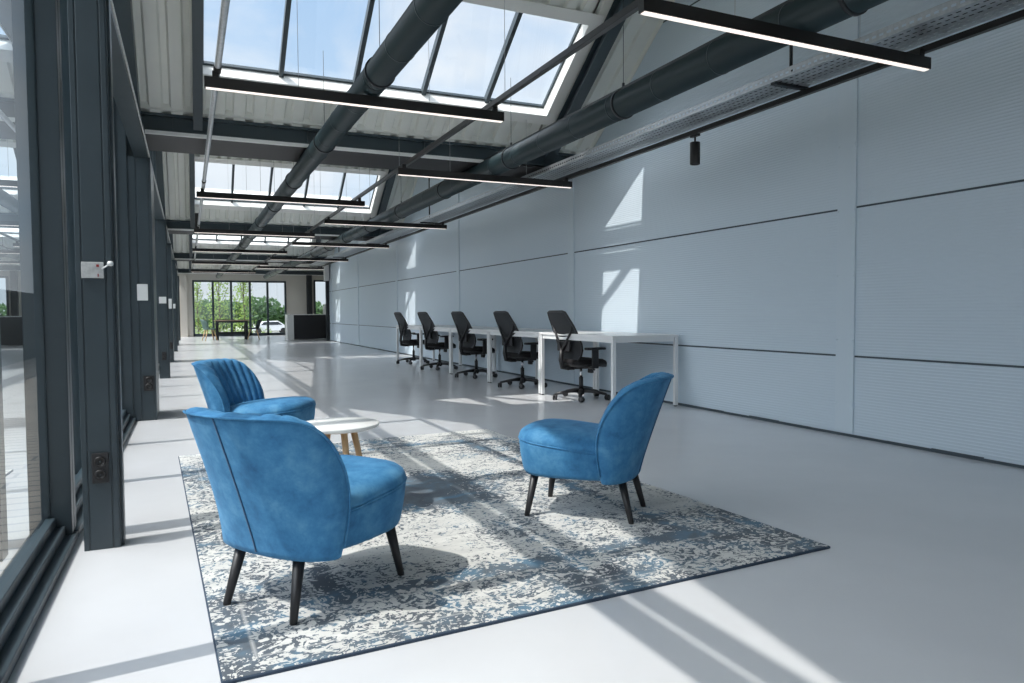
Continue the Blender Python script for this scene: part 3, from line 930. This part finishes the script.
# ------------------------------------------------------------------ armchair
def sgnpow(a, p): return math.copysign(abs(a)**p, a)
def make_armchair(label, loc, rz):
    t = thing('armchair', label, 'armchair', loc, rz, 'blue velvet armchairs around the low table')
    # seat: super-ellipse plan, crowned top
    def plan(s, z, n=56, cx=0.045, ax=0.285, ay=0.252, e=2/3.2):
        out = []
        for k in range(n):
            a = 2*PI*k/n
            c, q = math.cos(a), math.sin(a)
            x = cx+ax*s*sgnpow(c, e)
            y = ay*s*sgnpow(q, e)*(1.0-0.07*max(0.0, -c))
            tilt = 0.028*(x-cx)/ax if z > 0.3 else 0.0
            out.append((x, y, z+tilt+(0.010 if x > 0.25 and z > .3 else 0)*0))
        return out
    low = [(0.86, 0.205), (0.90, 0.200), (0.93, 0.215), (0.955, 0.25), (0.985, 0.30), (1.0, 0.325), (1.0, 0.340)]
    MB().rings([plan(s, z) for s, z in low]).build('seat_base', M['velvet'], t)
    top = [(0.99, 0.335), (1.003, 0.345), (1.0, 0.357), (0.975, 0.372), (0.92, 0.386), (0.80, 0.399), (0.62, 0.408), (0.42, 0.413), (0.2, 0.415), (0.02, 0.415)]
    MB().rings([plan(s, z) for s, z in top]).build('seat_cushion', M['velvet'], t)
    MB().tube(plan(1.006, 0.341), 0.0035, 6, closed=True).build('piping', M['velvet'], t)
    # back: wrapped shell
    NU, NV = 156, 22
    ZB = 0.195
    TH = 1.72
    def top_z(u):
        return ZB+0.03+0.432*max(0.0, 1-abs(u)**5.2)**(1/2.9)
    def outer(u, z, ins=0.0):
        v = (z-ZB)/0.51
        th = u*TH
        D = 0.20+0.175*math.sin(min(1.0, max(0.0, v)/0.6)*PI/2)
        Wd = (0.258+0.030*math.sin(min(1.0, max(0, v))*PI*0.62)-0.012*v)-ins
        xr = -0.235-0.170*max(0, v)**1.1
        x = xr+ins+(D-ins)*0.80*(1-math.cos(th))*0.62
        y = Wd*sgnpow(math.sin(th), 0.86) if abs(th) < PI/2 else Wd*math.copysign(1, th)*(1-0.10*(abs(th)-PI/2))
        return Vector((x, y, z))
    V, F = [], []
    cols = []
    for i in range(NU+1):
        u = math.sin((i/NU-0.5)*PI)
        zt = top_z(u)
        col = []
        fl = 1-abs(u)**6
        pleat = abs(math.sin((u*0.5+0.5)*PI*12.0))**0.6
        for jv in range(NV+1):
            z = ZB+(zt-ZB)*jv/NV
            col.append(outer(u, z))
        T = 0.030+0.042*fl
        # rim
        for a in (30, 60, 90, 120, 150):
            ar = math.radians(a)
            ins = T*0.5*(1-math.cos(ar))*0.9
            zz = zt+0.016*math.sin(ar)*(0.35+0.65*fl)-0.006*(1-pleat)*math.sin(ar)
            col.append(outer(u, zz, ins))
        for jv in range(NV, -1, -1):
            z = ZB+(zt-ZB)*jv/NV
            g = jv/NV
            tt = T*(0.95+0.25*math.sin(g*PI))+0.013*(pleat-0.6)*(0.35+0.65*g)*fl*2.0
            col.append(outer(u, z, tt))
        cols.append([tuple(p) for p in col])
    mb = MB()
    n = len(cols[0])
    v = [p for c in cols for p in c]
    f = []
    for i in range(NU):
        for q in range(n):
            r = (q+1) % n
            f.append((i*n+q, i*n+r, (i+1)*n+r, (i+1)*n+q))
    mb.add(v, f, True)
    for e0 in (0, NU):
        mb.f.append(tuple(e0*n+q for q in range(n))); mb.sm.append(False)
    mb.build('backrest', M['velvet'], t)
    # piping along the outer rim, seam down the back
    rim = [outer(math.sin((i/120-0.5)*PI), top_z(math.sin((i/120-0.5)*PI))+0.003)+Vector((0, 0, 0)) for i in range(121)]
    rim = [Vector((p.x-0.003*math.cos(((i/120-0.5)*PI)), p.y*1.012, p.z)) for i, p in enumerate(rim)]
    MB().tube(rim, 0.0042, 6).build('piping', M['velvet'], t)
    for ys in (0.0,):
        s = [outer(0.0, ZB+0.01+(top_z(0.0)-ZB-0.01)*q/20)+Vector((-0.001, 0.0, 0)) for q in range(21)]
        MB().tube(s, 0.0032, 5).build('seam', M['piping'], t)
    # legs
    for (tx, ty, fx, fy) in ((-0.175, 0.13, -0.232, 0.155), (-0.175, -0.13, -0.232, -0.155), (0.225, 0.155, 0.262, 0.185), (0.225, -0.155, 0.262, -0.185)):
        MB().tube([(fx, fy, 0.0), (fx*0.998+tx*0.002, fy, 0.004), (tx, ty, 0.222)], [0.0115, 0.0125, 0.021], 18).build('leg', M['leg_wood'], t)
    return t
a1 = make_armchair('blue velvet armchair seen from behind, its back turned to the viewer', (0.375, 2.528, RT), math.radians(35.8))
a2 = dup(a1, 'blue velvet armchair showing the pleated inside of its back, beyond the low white table', (0.412, 4.84, RT), math.radians(-30), 'blue velvet armchairs around the low table')
a3 = dup(a1, 'blue velvet armchair standing alone on the ribbed-wall side of the rug', (1.765, 2.965, RT), math.radians(135), 'blue velvet armchairs around the low table')

# ------------------------------------------------------------------ low round table
tb = thing('side_table', 'low round white table on pale wooden legs between the armchairs', 'table', (0.655, 3.50, RT))
MB().lathe([(0.0, 0.408), (0.180, 0.408), (0.196, 0.414), (0.200, 0.422), (0.200, 0.428), (0.197, 0.431), (0.0, 0.431)], 64).build('table_top', M['white_paint'], tb)
MB().lathe([(0.0, 0.392), (0.09, 0.392), (0.09, 0.408), (0.0, 0.408)], 32).build('mount', M['pale_wood'], tb)
for a in (-78, -14, 118, 200):
    c, s = math.cos(math.radians(a)), math.sin(math.radians(a))
    MB().tube([(0.155*c, 0.155*s, 0), (0.075*c, 0.075*s, 0.395)], [0.011, 0.0165], 16).build('leg', M['pale_wood'], tb)

# ------------------------------------------------------------------ desks
def make_desk(label, y0):
    t = thing('desk', label, 'desk', (3.79, y0, 0), 0, 'white desks in a row along the ribbed wall')
    w, ln, h = 0.80, 1.59, 0.742
    MB().box(0, w, 0, ln, h-0.025, h).build('desk_top', M['desk_white'], t, bevel=0.002)
    fr = MB()
    for y in (0.012, ln-0.047):
        fr.box(0.05, w-0.05, y, y+0.035, h-0.07, h-0.025)
    for x in (0.012, w-0.047):
        fr.box(x, x+0.035, 0.05, ln-0.05, h-0.07, h-0.025)
    fr.build('frame', M['desk_leg'], t)
    for x in (0.004, w-0.042):
        for y in (0.004, ln-0.042):
            l = MB().box(x, x+0.038, y, y+0.038, 0.012, h-0.025).build('leg', M['desk_leg'], t, bevel=0.003)
            MB().lathe([(0.014, 0.0), (0.016, 0.003), (0.016, 0.013), (0.0, 0.013)], 14, Matrix.Translation((x+0.019, y+0.019, 0))).build('foot', M['black_plastic'], l)
    return t
dl = ['white desk at the open near end of the row, its whole side frame visible', 'second white desk of the row, behind the chair tucked nearest the armchairs', 'middle white desk of the row of five',
      'fourth white desk of the row, next to last', 'white desk at the far end of the row by the narrow sunlit patch']
d0 = make_desk(dl[0], 5.93)
for i in range(1, 5):
    dup(d0, dl[i], (3.79, 5.93+1.6*i, 0), 0, 'white desks in a row along the ribbed wall')

# ------------------------------------------------------------------ office chairs (facing +x)
def make_office_chair(label):
    t = thing('office_chair', label, 'office chair', (0, 0, 0), 0, 'black office chairs at the desks')
    base = thing('star_base', None, None)
    hub = MB().lathe([(0.0, 0.055), (0.035, 0.055), (0.04, 0.07), (0.036, 0.115), (0.028, 0.125), (0.0, 0.125)], 24).build('star_base', M['black_plastic'], t)
    bpy.data.objects.remove(base)
    for k in range(5):
        a = 2*PI*k/5+0.35
        c, s = math.cos(a), math.sin(a)
        path = [(0.02*c, 0.02*s, 0.098), (0.12*c, 0.12*s, 0.094), (0.22*c, 0.22*s, 0.080), (0.30*c, 0.30*s, 0.066)]
        rg = []
        for (px, py, pz), w, h in zip(path, (0.032, 0.028, 0.023, 0.019), (0.024, 0.020, 0.016, 0.013)):
            rg.append([(px-s*w*q, py+c*w*q, pz+h*r) for q, r in ((-1, -0.7), (-0.7, 0.8), (0, 1), (0.7, 0.8), (1, -0.7), (0, -1))])
        MB().rings(rg).build('base_arm', M['black_plastic'], hub)
        cx, cy_ = 0.300*c, 0.300*s
        ct = MB()
        ct.tube([(cx, cy_, 0.05), (cx, cy_, 0.072)], 0.008, 8)
        sd = a+1.2
        dx, dy = -math.sin(sd), math.cos(sd)
        for q in (-1, 1):
            Mx = Matrix.Translation((cx+0.016*math.cos(sd)+q*0.014*dx, cy_+0.016*math.sin(sd)+q*0.014*dy, 0.031)) @ Matrix.Rotation(sd+PI/2, 4, 'Z') @ Matrix.Rotation(PI/2, 4, 'Y')
            ct.lathe([(0.0, -0.011), (0.026, -0.011), (0.031, -0.007), (0.031, 0.007), (0.026, 0.011), (0.0, 0.011)], 20, Mx)
        ct.tube([(cx+0.016*math.cos(sd)-0.016*dx, cy_+0.016*math.sin(sd)-0.016*dy, 0.045), (cx+0.016*math.cos(sd)+0.016*dx, cy_+0.016*math.sin(sd)+0.016*dy, 0.045)], 0.018, 10)
        ct.build('caster', M['black_plastic'], t)
    MB().tube([(0, 0, 0.12), (0, 0, 0.25)], 0.024, 18).build('column_cover', M['black_plastic'], t)
    MB().tube([(0, 0, 0.25), (0, 0, 0.36)], 0.0145, 18).build('gas_lift', M['chrome'], t)
    MB().box(-0.12, 0.10, -0.075, 0.075, 0.345, 0.385).box(-0.20, -0.10, -0.035, 0.035, 0.335, 0.37).box(0.04, 0.075, -0.15, -0.07, 0.30, 0.35).build('mechanism', M['black_plastic'], t, bevel=0.008)
    MB().tube([(0.03, -0.07, 0.36), (0.03, -0.20, 0.35), (0.03, -0.23, 0.345)], [0.006, 0.006, 0.011], 8).build('lever', M['black_plastic'], t)
    def pl_(s, z, ax=0.235, ay=0.235, cx=0.03, n=44, dip=0.0):
        out = []
        for k in range(n):
            a = 2*PI*k/n
            x = cx+ax*s*sgnpow(math.cos(a), 0.62)
            y = ay*s*sgnpow(math.sin(a), 0.62)
            zz = z+(-0.028*max(0, (x-cx)/ax-0.55)/0.45 if x > cx else 0)+dip*0
            out.append((x, y, zz))
        return out
    MB().rings([pl_(0.85, 0.375), pl_(0.97, 0.385), pl_(1.0, 0.402), pl_(0.99, 0.405)]).build('seat_shell', M['black_plastic'], t)
    MB().rings([pl_(0.97, 0.400), pl_(1.0, 0.412), pl_(1.0, 0.432), pl_(0.96, 0.450), pl_(0.85, 0.459), pl_(0.6, 0.460), pl_(0.3, 0.457), pl_(0.02, 0.456)]).build('seat', M['black_fabric'], t)
    # backrest: centre-line profile (x, z, halfwidth)
    prof = [(-0.170, 0.445, 0.170), (-0.155, 0.50, 0.212), (-0.155, 0.56, 0.240), (-0.172, 0.63, 0.250), (-0.208, 0.72, 0.246), (-0.252, 0.82, 0.232), (-0.300, 0.91, 0.208), (-0.332, 0.975, 0.185)]
    def backpt(i, q):
        x, z, w = prof[i]
        return (x+0.024*q*q*(1-0.4*i/7.0), w*q, z)
    m_ = MB()
    n = 13
    fr_, bk = [], []
    for i in range(len(prof)):
        fr_.append([backpt(i, -1+2*k/(n-1)) for k in range(n)])
        bk.append([(p[0]-0.006, p[1], p[2]) for p in fr_[-1]])
    for G in (fr_, bk):
        m_.add([p for r in G for p in r], [(i*n+k, i*n+k+1, (i+1)*n+k+1, (i+1)*n+k) for i in range(len(prof)-1) for k in range(n-1)], True)
    m_.build('back_mesh', M['mesh'], t, sub=1)
    ring = [backpt(i, -1) for i in range(8)]+[backpt(7, q) for q in (-0.75, -0.4, 0, 0.4, 0.75)]+[backpt(i, 1) for i in range(7, -1, -1)]+[backpt(0, q) for q in (0.6, 0.2, -0.2, -0.6)]
    ring = [Vector(p)+Vector((0, 0, 0.012 if 7 < i < 13 else 0)) for i, p in enumerate(ring)]
    MB().tube(ring, 0.0125, 10, closed=True).build('back_frame', M['black_plastic'], t)
    # rear support spine in a V, lumbar pad
    sp_ = MB()
    sp_.tube([(-0.16, 0, 0.355), (-0.245, 0, 0.37), (-0.262, 0, 0.45), (-0.250, 0, 0.58)], [0.026, 0.028, 0.026, 0.022], 10)
    for s in (-1, 1):
        sp_.tube([(-0.252, 0, 0.55), (-0.245, s*0.09, 0.66), (-0.236, s*0.17, 0.76), (-0.245, s*0.218, 0.84)], [0.018, 0.014, 0.012, 0.010], 10)
    sp_.build('back_support', M['black_plastic'], t)
    MB().rings([[(-0.205-0.012*b_, 0.13*a, 0.60+0.055*c) for a, b_, c in ((-1, 0, -1), (1, 0, -1), (1, 0, 1), (-1, 0, 1))], [(-0.235, 0.13*a, 0.60+0.055*c) for a, c in ((-1, -1), (1, -1), (1, 1), (-1, 1))]], smooth=False).build('lumbar_pad', M['black_plastic'], t, bevel=0.01)
    for s in (-1, 1):
        ar = MB()
        ar.box(-0.03, 0.05, s*0.275-0.012, s*0.275+0.012, 0.375, 0.565)
        ar.box(-0.03, 0.05, min(s*0.10, s*0.287), max(s*0.10, s*0.287), 0.362, 0.384)
        a_ = ar.build('armrest', M['black_plastic'], t, bevel=0.006)
        MB().box(-0.11, 0.13, s*0.275-0.042, s*0.275+0.042, 0.565, 0.592).build('arm_pad', M['black_plastic'], a_, bevel=0.012)
    return t
ol = ['black mesh office chair at the first desk, largest of the five in view', 'second black mesh office chair in the row, turned a little from its desk',
      'middle black mesh office chair of the row of five', 'fourth black mesh office chair of the row', 'black mesh office chair at the far end of the desk row']
opos = [(4.01, 6.93, 2), (3.99, 8.43, 4), (3.98, 10.05, 6), (3.97, 11.75, 6), (3.98, 13.35, 3)]
oc = make_office_chair(ol[0])
oc.location = (opos[0][0], opos[0][1], 0)
oc.rotation_euler = (0, 0, math.radians(opos[0][2]))
for i in range(1, 5):
    dup(oc, ol[i], (opos[i][0], opos[i][1], 0), math.radians(opos[i][2]), 'black office chairs at the desks')

# ------------------------------------------------------------------ far end: counter, dining table, chairs
ct = thing('counter', 'dark reception counter with a white end panel by the end of the ribbed wall', 'counter', (0, 27.7, 0))
B(3.62, 4.98, 0, 0.6, 0.02, 0.93).build('body', M['counter'], ct)
B(3.60, 4.99, -0.02, 0.62, 0.93, 0.96).build('worktop', M['white_paint'], ct)
B(3.38, 3.61, -0.03, 0.63, 0.0, 0.955).build('end_panel', M['white_paint'], ct)['label'] = 'white end panel'
o = MB().lathe([(0.0, 0), (0.09, 0), (0.095, 0.02), (0.095, 0.26), (0.05, 0.33), (0.05, 0.38), (0.0, 0.38)], 20).build('jug', M['white_paint'])
o.location = (4.83, 27.95, 0.96)
tag(o, 'small white rounded container standing on the dark counter', 'jug')
o = B(4.46, 4.62, YR-0.25, YR-0.03, 2.15, 2.74).build('wall_unit', M['white_paint'])
tag(o, 'white box unit fixed high on the dark frame at the end of the ribbed wall', 'wall unit')

dt = thing('dining_table', 'dark-legged wooden table in front of the end windows', 'table', (1.52, 29.3, 0))
B(-0.62, 0.62, -0.4, 0.4, 0.72, 0.755).build('table_top', M['top_wood'], dt, bevel=0.004)
for sx in (-1, 1):
    for sy in (-1, 1):
        MB().box(sx*0.52-0.045, sx*0.52+0.045, sy*0.33-0.04, sy*0.33+0.04, 0, 0.72).build('leg', M['steel_dk'], dt)
MB().box(-0.5, 0.5, -0.02, 0.02, 0.20, 0.30).box(-0.52, 0.52, -0.36, 0.36, 0.66, 0.72).build('stretcher', M['steel_dk'], dt)
def shell_chair(label, loc, rz, m):
    t = thing('dining_chair', label, 'chair', loc, rz, 'shell chairs at the far table')
    def ring(s, z, cx=0):
        return [(cx+0.22*s*sgnpow(math.cos(2*PI*k/28), 0.75), 0.23*s*sgnpow(math.sin(2*PI*k/28), 0.75), z) for k in range(28)]
    MB().rings([ring(0.7, 0.40), ring(0.95, 0.42), ring(1.0, 0.45), ring(0.9, 0.455), ring(0.5, 0.44), ring(0.05, 0.435)]).build('seat', m, t)
    V = []
    for G in (0.0, 0.02):
        for i in range(7):
            z = 0.44+0.06*i
            for k in range(13):
                a = -1.25+2.5*k/12
                r = 0.215+0.008*i-G
                zz = z-(0.10*(abs(a)/1.25)**2*(i/6.0))
                V.append((-r*math.cos(a)-0.01*i, (r+0.02)*math.sin(a), zz))
    f = []
    for g in (0, 91):
        f += [(g+i*13+k, g+i*13+k+1, g+(i+1)*13+k+1, g+(i+1)*13+k) for i in range(6) for k in range(12)]
    f += [(6*13+k, 6*13+k+1, 91+6*13+k+1, 91+6*13+k) for k in range(12)]
    f += [(i*13, (i+1)*13, 91+(i+1)*13, 91+i*13) for i in range(6)]+[(i*13+12, (i+1)*13+12, 91+(i+1)*13+12, 91+i*13+12) for i in range(6)]
    MB().add(V, f, True).build('backrest', m, t)
    for sx in (-1, 1):
        for sy in (-1, 1):
            MB().tube([(sx*0.21, sy*0.21, 0), (sx*0.11, sy*0.12, 0.41)], [0.016, 0.024], 10).build('leg', M['pale_wood'], t)
    return t
shell_chair('green shell chair with pale wooden legs at the window table', (0.72, 28.9, 0), math.radians(15), M['green_shell'])
shell_chair('dark shell chair with wooden legs at the window table', (2.28, 29.0, 0), math.radians(175), M['dark_shell'])

# ------------------------------------------------------------------ outside: trees, hedge, cars, fence
def leaves(mb, c, r, n, s):
    for _ in range(n):
        while True:
            p = Vector((random.uniform(-1, 1), random.uniform(-1, 1), random.uniform(-1, 1)))
            if p.length <= 1: break
        p = Vector(c)+Vector((p.x*r[0], p.y*r[1], p.z*r[2]))
        a = Vector((random.gauss(0, 1), random.gauss(0, 1), random.gauss(0, 1))).normalized()*s*random.uniform(0.6, 1.3)
        b_ = a.cross(Vector((random.gauss(0, 1), random.gauss(0, 1), random.gauss(0, 1)))).normalized()*s*0.6
        mb.add([p-a, p+b_*0.8-a*0.1, p+a, p-b_*0.8-a*0.1], [(0, 1, 2, 3)])
def tree(x, y, h, w, label, m, n, s, group='young trees outside the end windows'):
    t = thing('tree', label, 'tree', (x, y, -1.35), 0, group)
    tr = MB().tube([(0, 0, 0), (0.03, 0.02, h*0.4), (0, 0, h*0.9)], [0.05, 0.035, 0.012], 8)
    for k in range(12):
        a = k*2.4
        z = h*(0.18+0.06*k)
        tr.tube([(0, 0, z), (0.45*w*math.cos(a), 0.45*w*math.sin(a), z+0.22*h)], [0.018, 0.005], 5)
    tr.build('trunk', M['bark'], t)
    f = MB()
    for k in range(26):
        a = k*2.4
        zz = h*(0.15+0.85*(k/25.0))
        rr = w*(0.42-0.25*(k/25.0))*random.uniform(0.5, 1.15)
        leaves(f, (rr*math.cos(a), rr*math.sin(a), zz), (w*0.26, w*0.26, h*0.10), n, s)
    f.build('foliage', m, t)
    return t
tree(0.42, 37.5, 3.9, 0.7, 'slender light green tree behind the first end pane', M['leaf_light'], 45, 0.05)
tree(1.42, 38.6, 5.4, 1.25, 'bushy light green tree behind the table and second pane', M['leaf_light'], 66, 0.06)
tree(2.50, 37.4, 5.3, 1.15, 'bushy light green tree behind the third end pane', M['leaf_light'], 66, 0.06)
for (x, y, h, w, lab) in ((0.85, 36.3, 1.9, 0.8, 'low green shrub outside below the first end pane'), (1.95, 36.2, 1.8, 0.8, 'low green shrub outside behind the far table'), (3.35, 36.4, 1.6, 0.6, 'small green shrub outside below the fourth end pane')):
    t = thing('shrub', lab, 'shrub', (x, y, -1.35), 0, 'shrubs outside the end windows')
    MB().tube([(0, 0, 0), (0.02, 0, h*0.6)], [0.03, 0.01], 6).build('stem', M['bark'], t)
    f = MB()
    for k in range(9):
        leaves(f, (0.4*w*math.cos(k*2.4), 0.4*w*math.sin(k*2.4), h*(0.35+0.06*k)), (w*0.3, w*0.3, h*0.3), 90, 0.05)
    f.build('foliage', M['leaf_light'], t)
# distant belt of trees: each crown its own tree
k = 0
for row in range(2):
    for q0 in range(11):
        w = random.uniform(4.4, 5.2)
        h = random.uniform(3.5, 4.7)
        t = thing('tree', 'dark green tree in the distant belt beyond the parking', 'tree', (-24+5.4*q0+2.7*row, 96+7.5*row, -1.35), 0, 'distant tree belt beyond the parking')
        MB().tube([(0, 0, 0), (0, 0, h*0.6)], [0.2, 0.1], 6).build('trunk', M['bark'], t)
        f = MB()
        for q in range(16):
            leaves(f, (0.26*w*math.cos(q*2.4), 0.26*w*math.sin(q*2.4), h*(0.22+0.042*q)), (w*0.25, w*0.25, h*0.17), 60, 0.34)
        f.build('foliage', M['leaf_dark'], t)
def car(x, y, label):
    t = thing('car', label, 'car', (x, y, -1.25), 0, 'pale cars parked beyond the end windows')
    pr_ = [(-2.1, 0.3), (-2.1, 0.75), (-1.3, 0.9), (-0.8, 1.38), (0.8, 1.42), (1.5, 0.95), (2.1, 0.8), (2.15, 0.3)]
    MB().rings([[(a, s*0.85, b_) for a, b_ in pr_] for s in (-1, 1)], smooth=False).build('body', M['car_white'], t, bevel=0.06)
    MB().rings([[(a, s*0.87, b_) for a, b_ in ((-1.1, 0.95), (-0.75, 1.3), (0.75, 1.33), (1.25, 0.97))] for s in (-1, 1)], smooth=False).build('window', M['car_glass'], t)
    for a in (-1.35, 1.35):
        for s in (-1, 1):
            MB().tube([(a, s*0.7, 0.32), (a, s*0.88, 0.32)], 0.32, 18).build('wheel', M['tyre'], t)
car(8.6, 86, 'white car parked behind the fourth end pane')
car(14.6, 88, 'white car parked further along, by the small end window')
# fence beyond the terrace
t = thing('fence', 'dark grey boarded fence outside beyond the terrace', 'fence', (-3.3, 0, -0.06))
f = MB()
y = -6.0
while y < 40:
    f.box(-0.02, 0.02, y, y+0.14, 0.05, 1.55)
    y += 0.16
f.build('boards', M['fence'], t)
MB().box(-0.06, -0.02, -6, 40, 0.35, 0.45).box(-0.06, -0.02, -6, 40, 1.2, 1.3).build('rail', M['fence'], t)
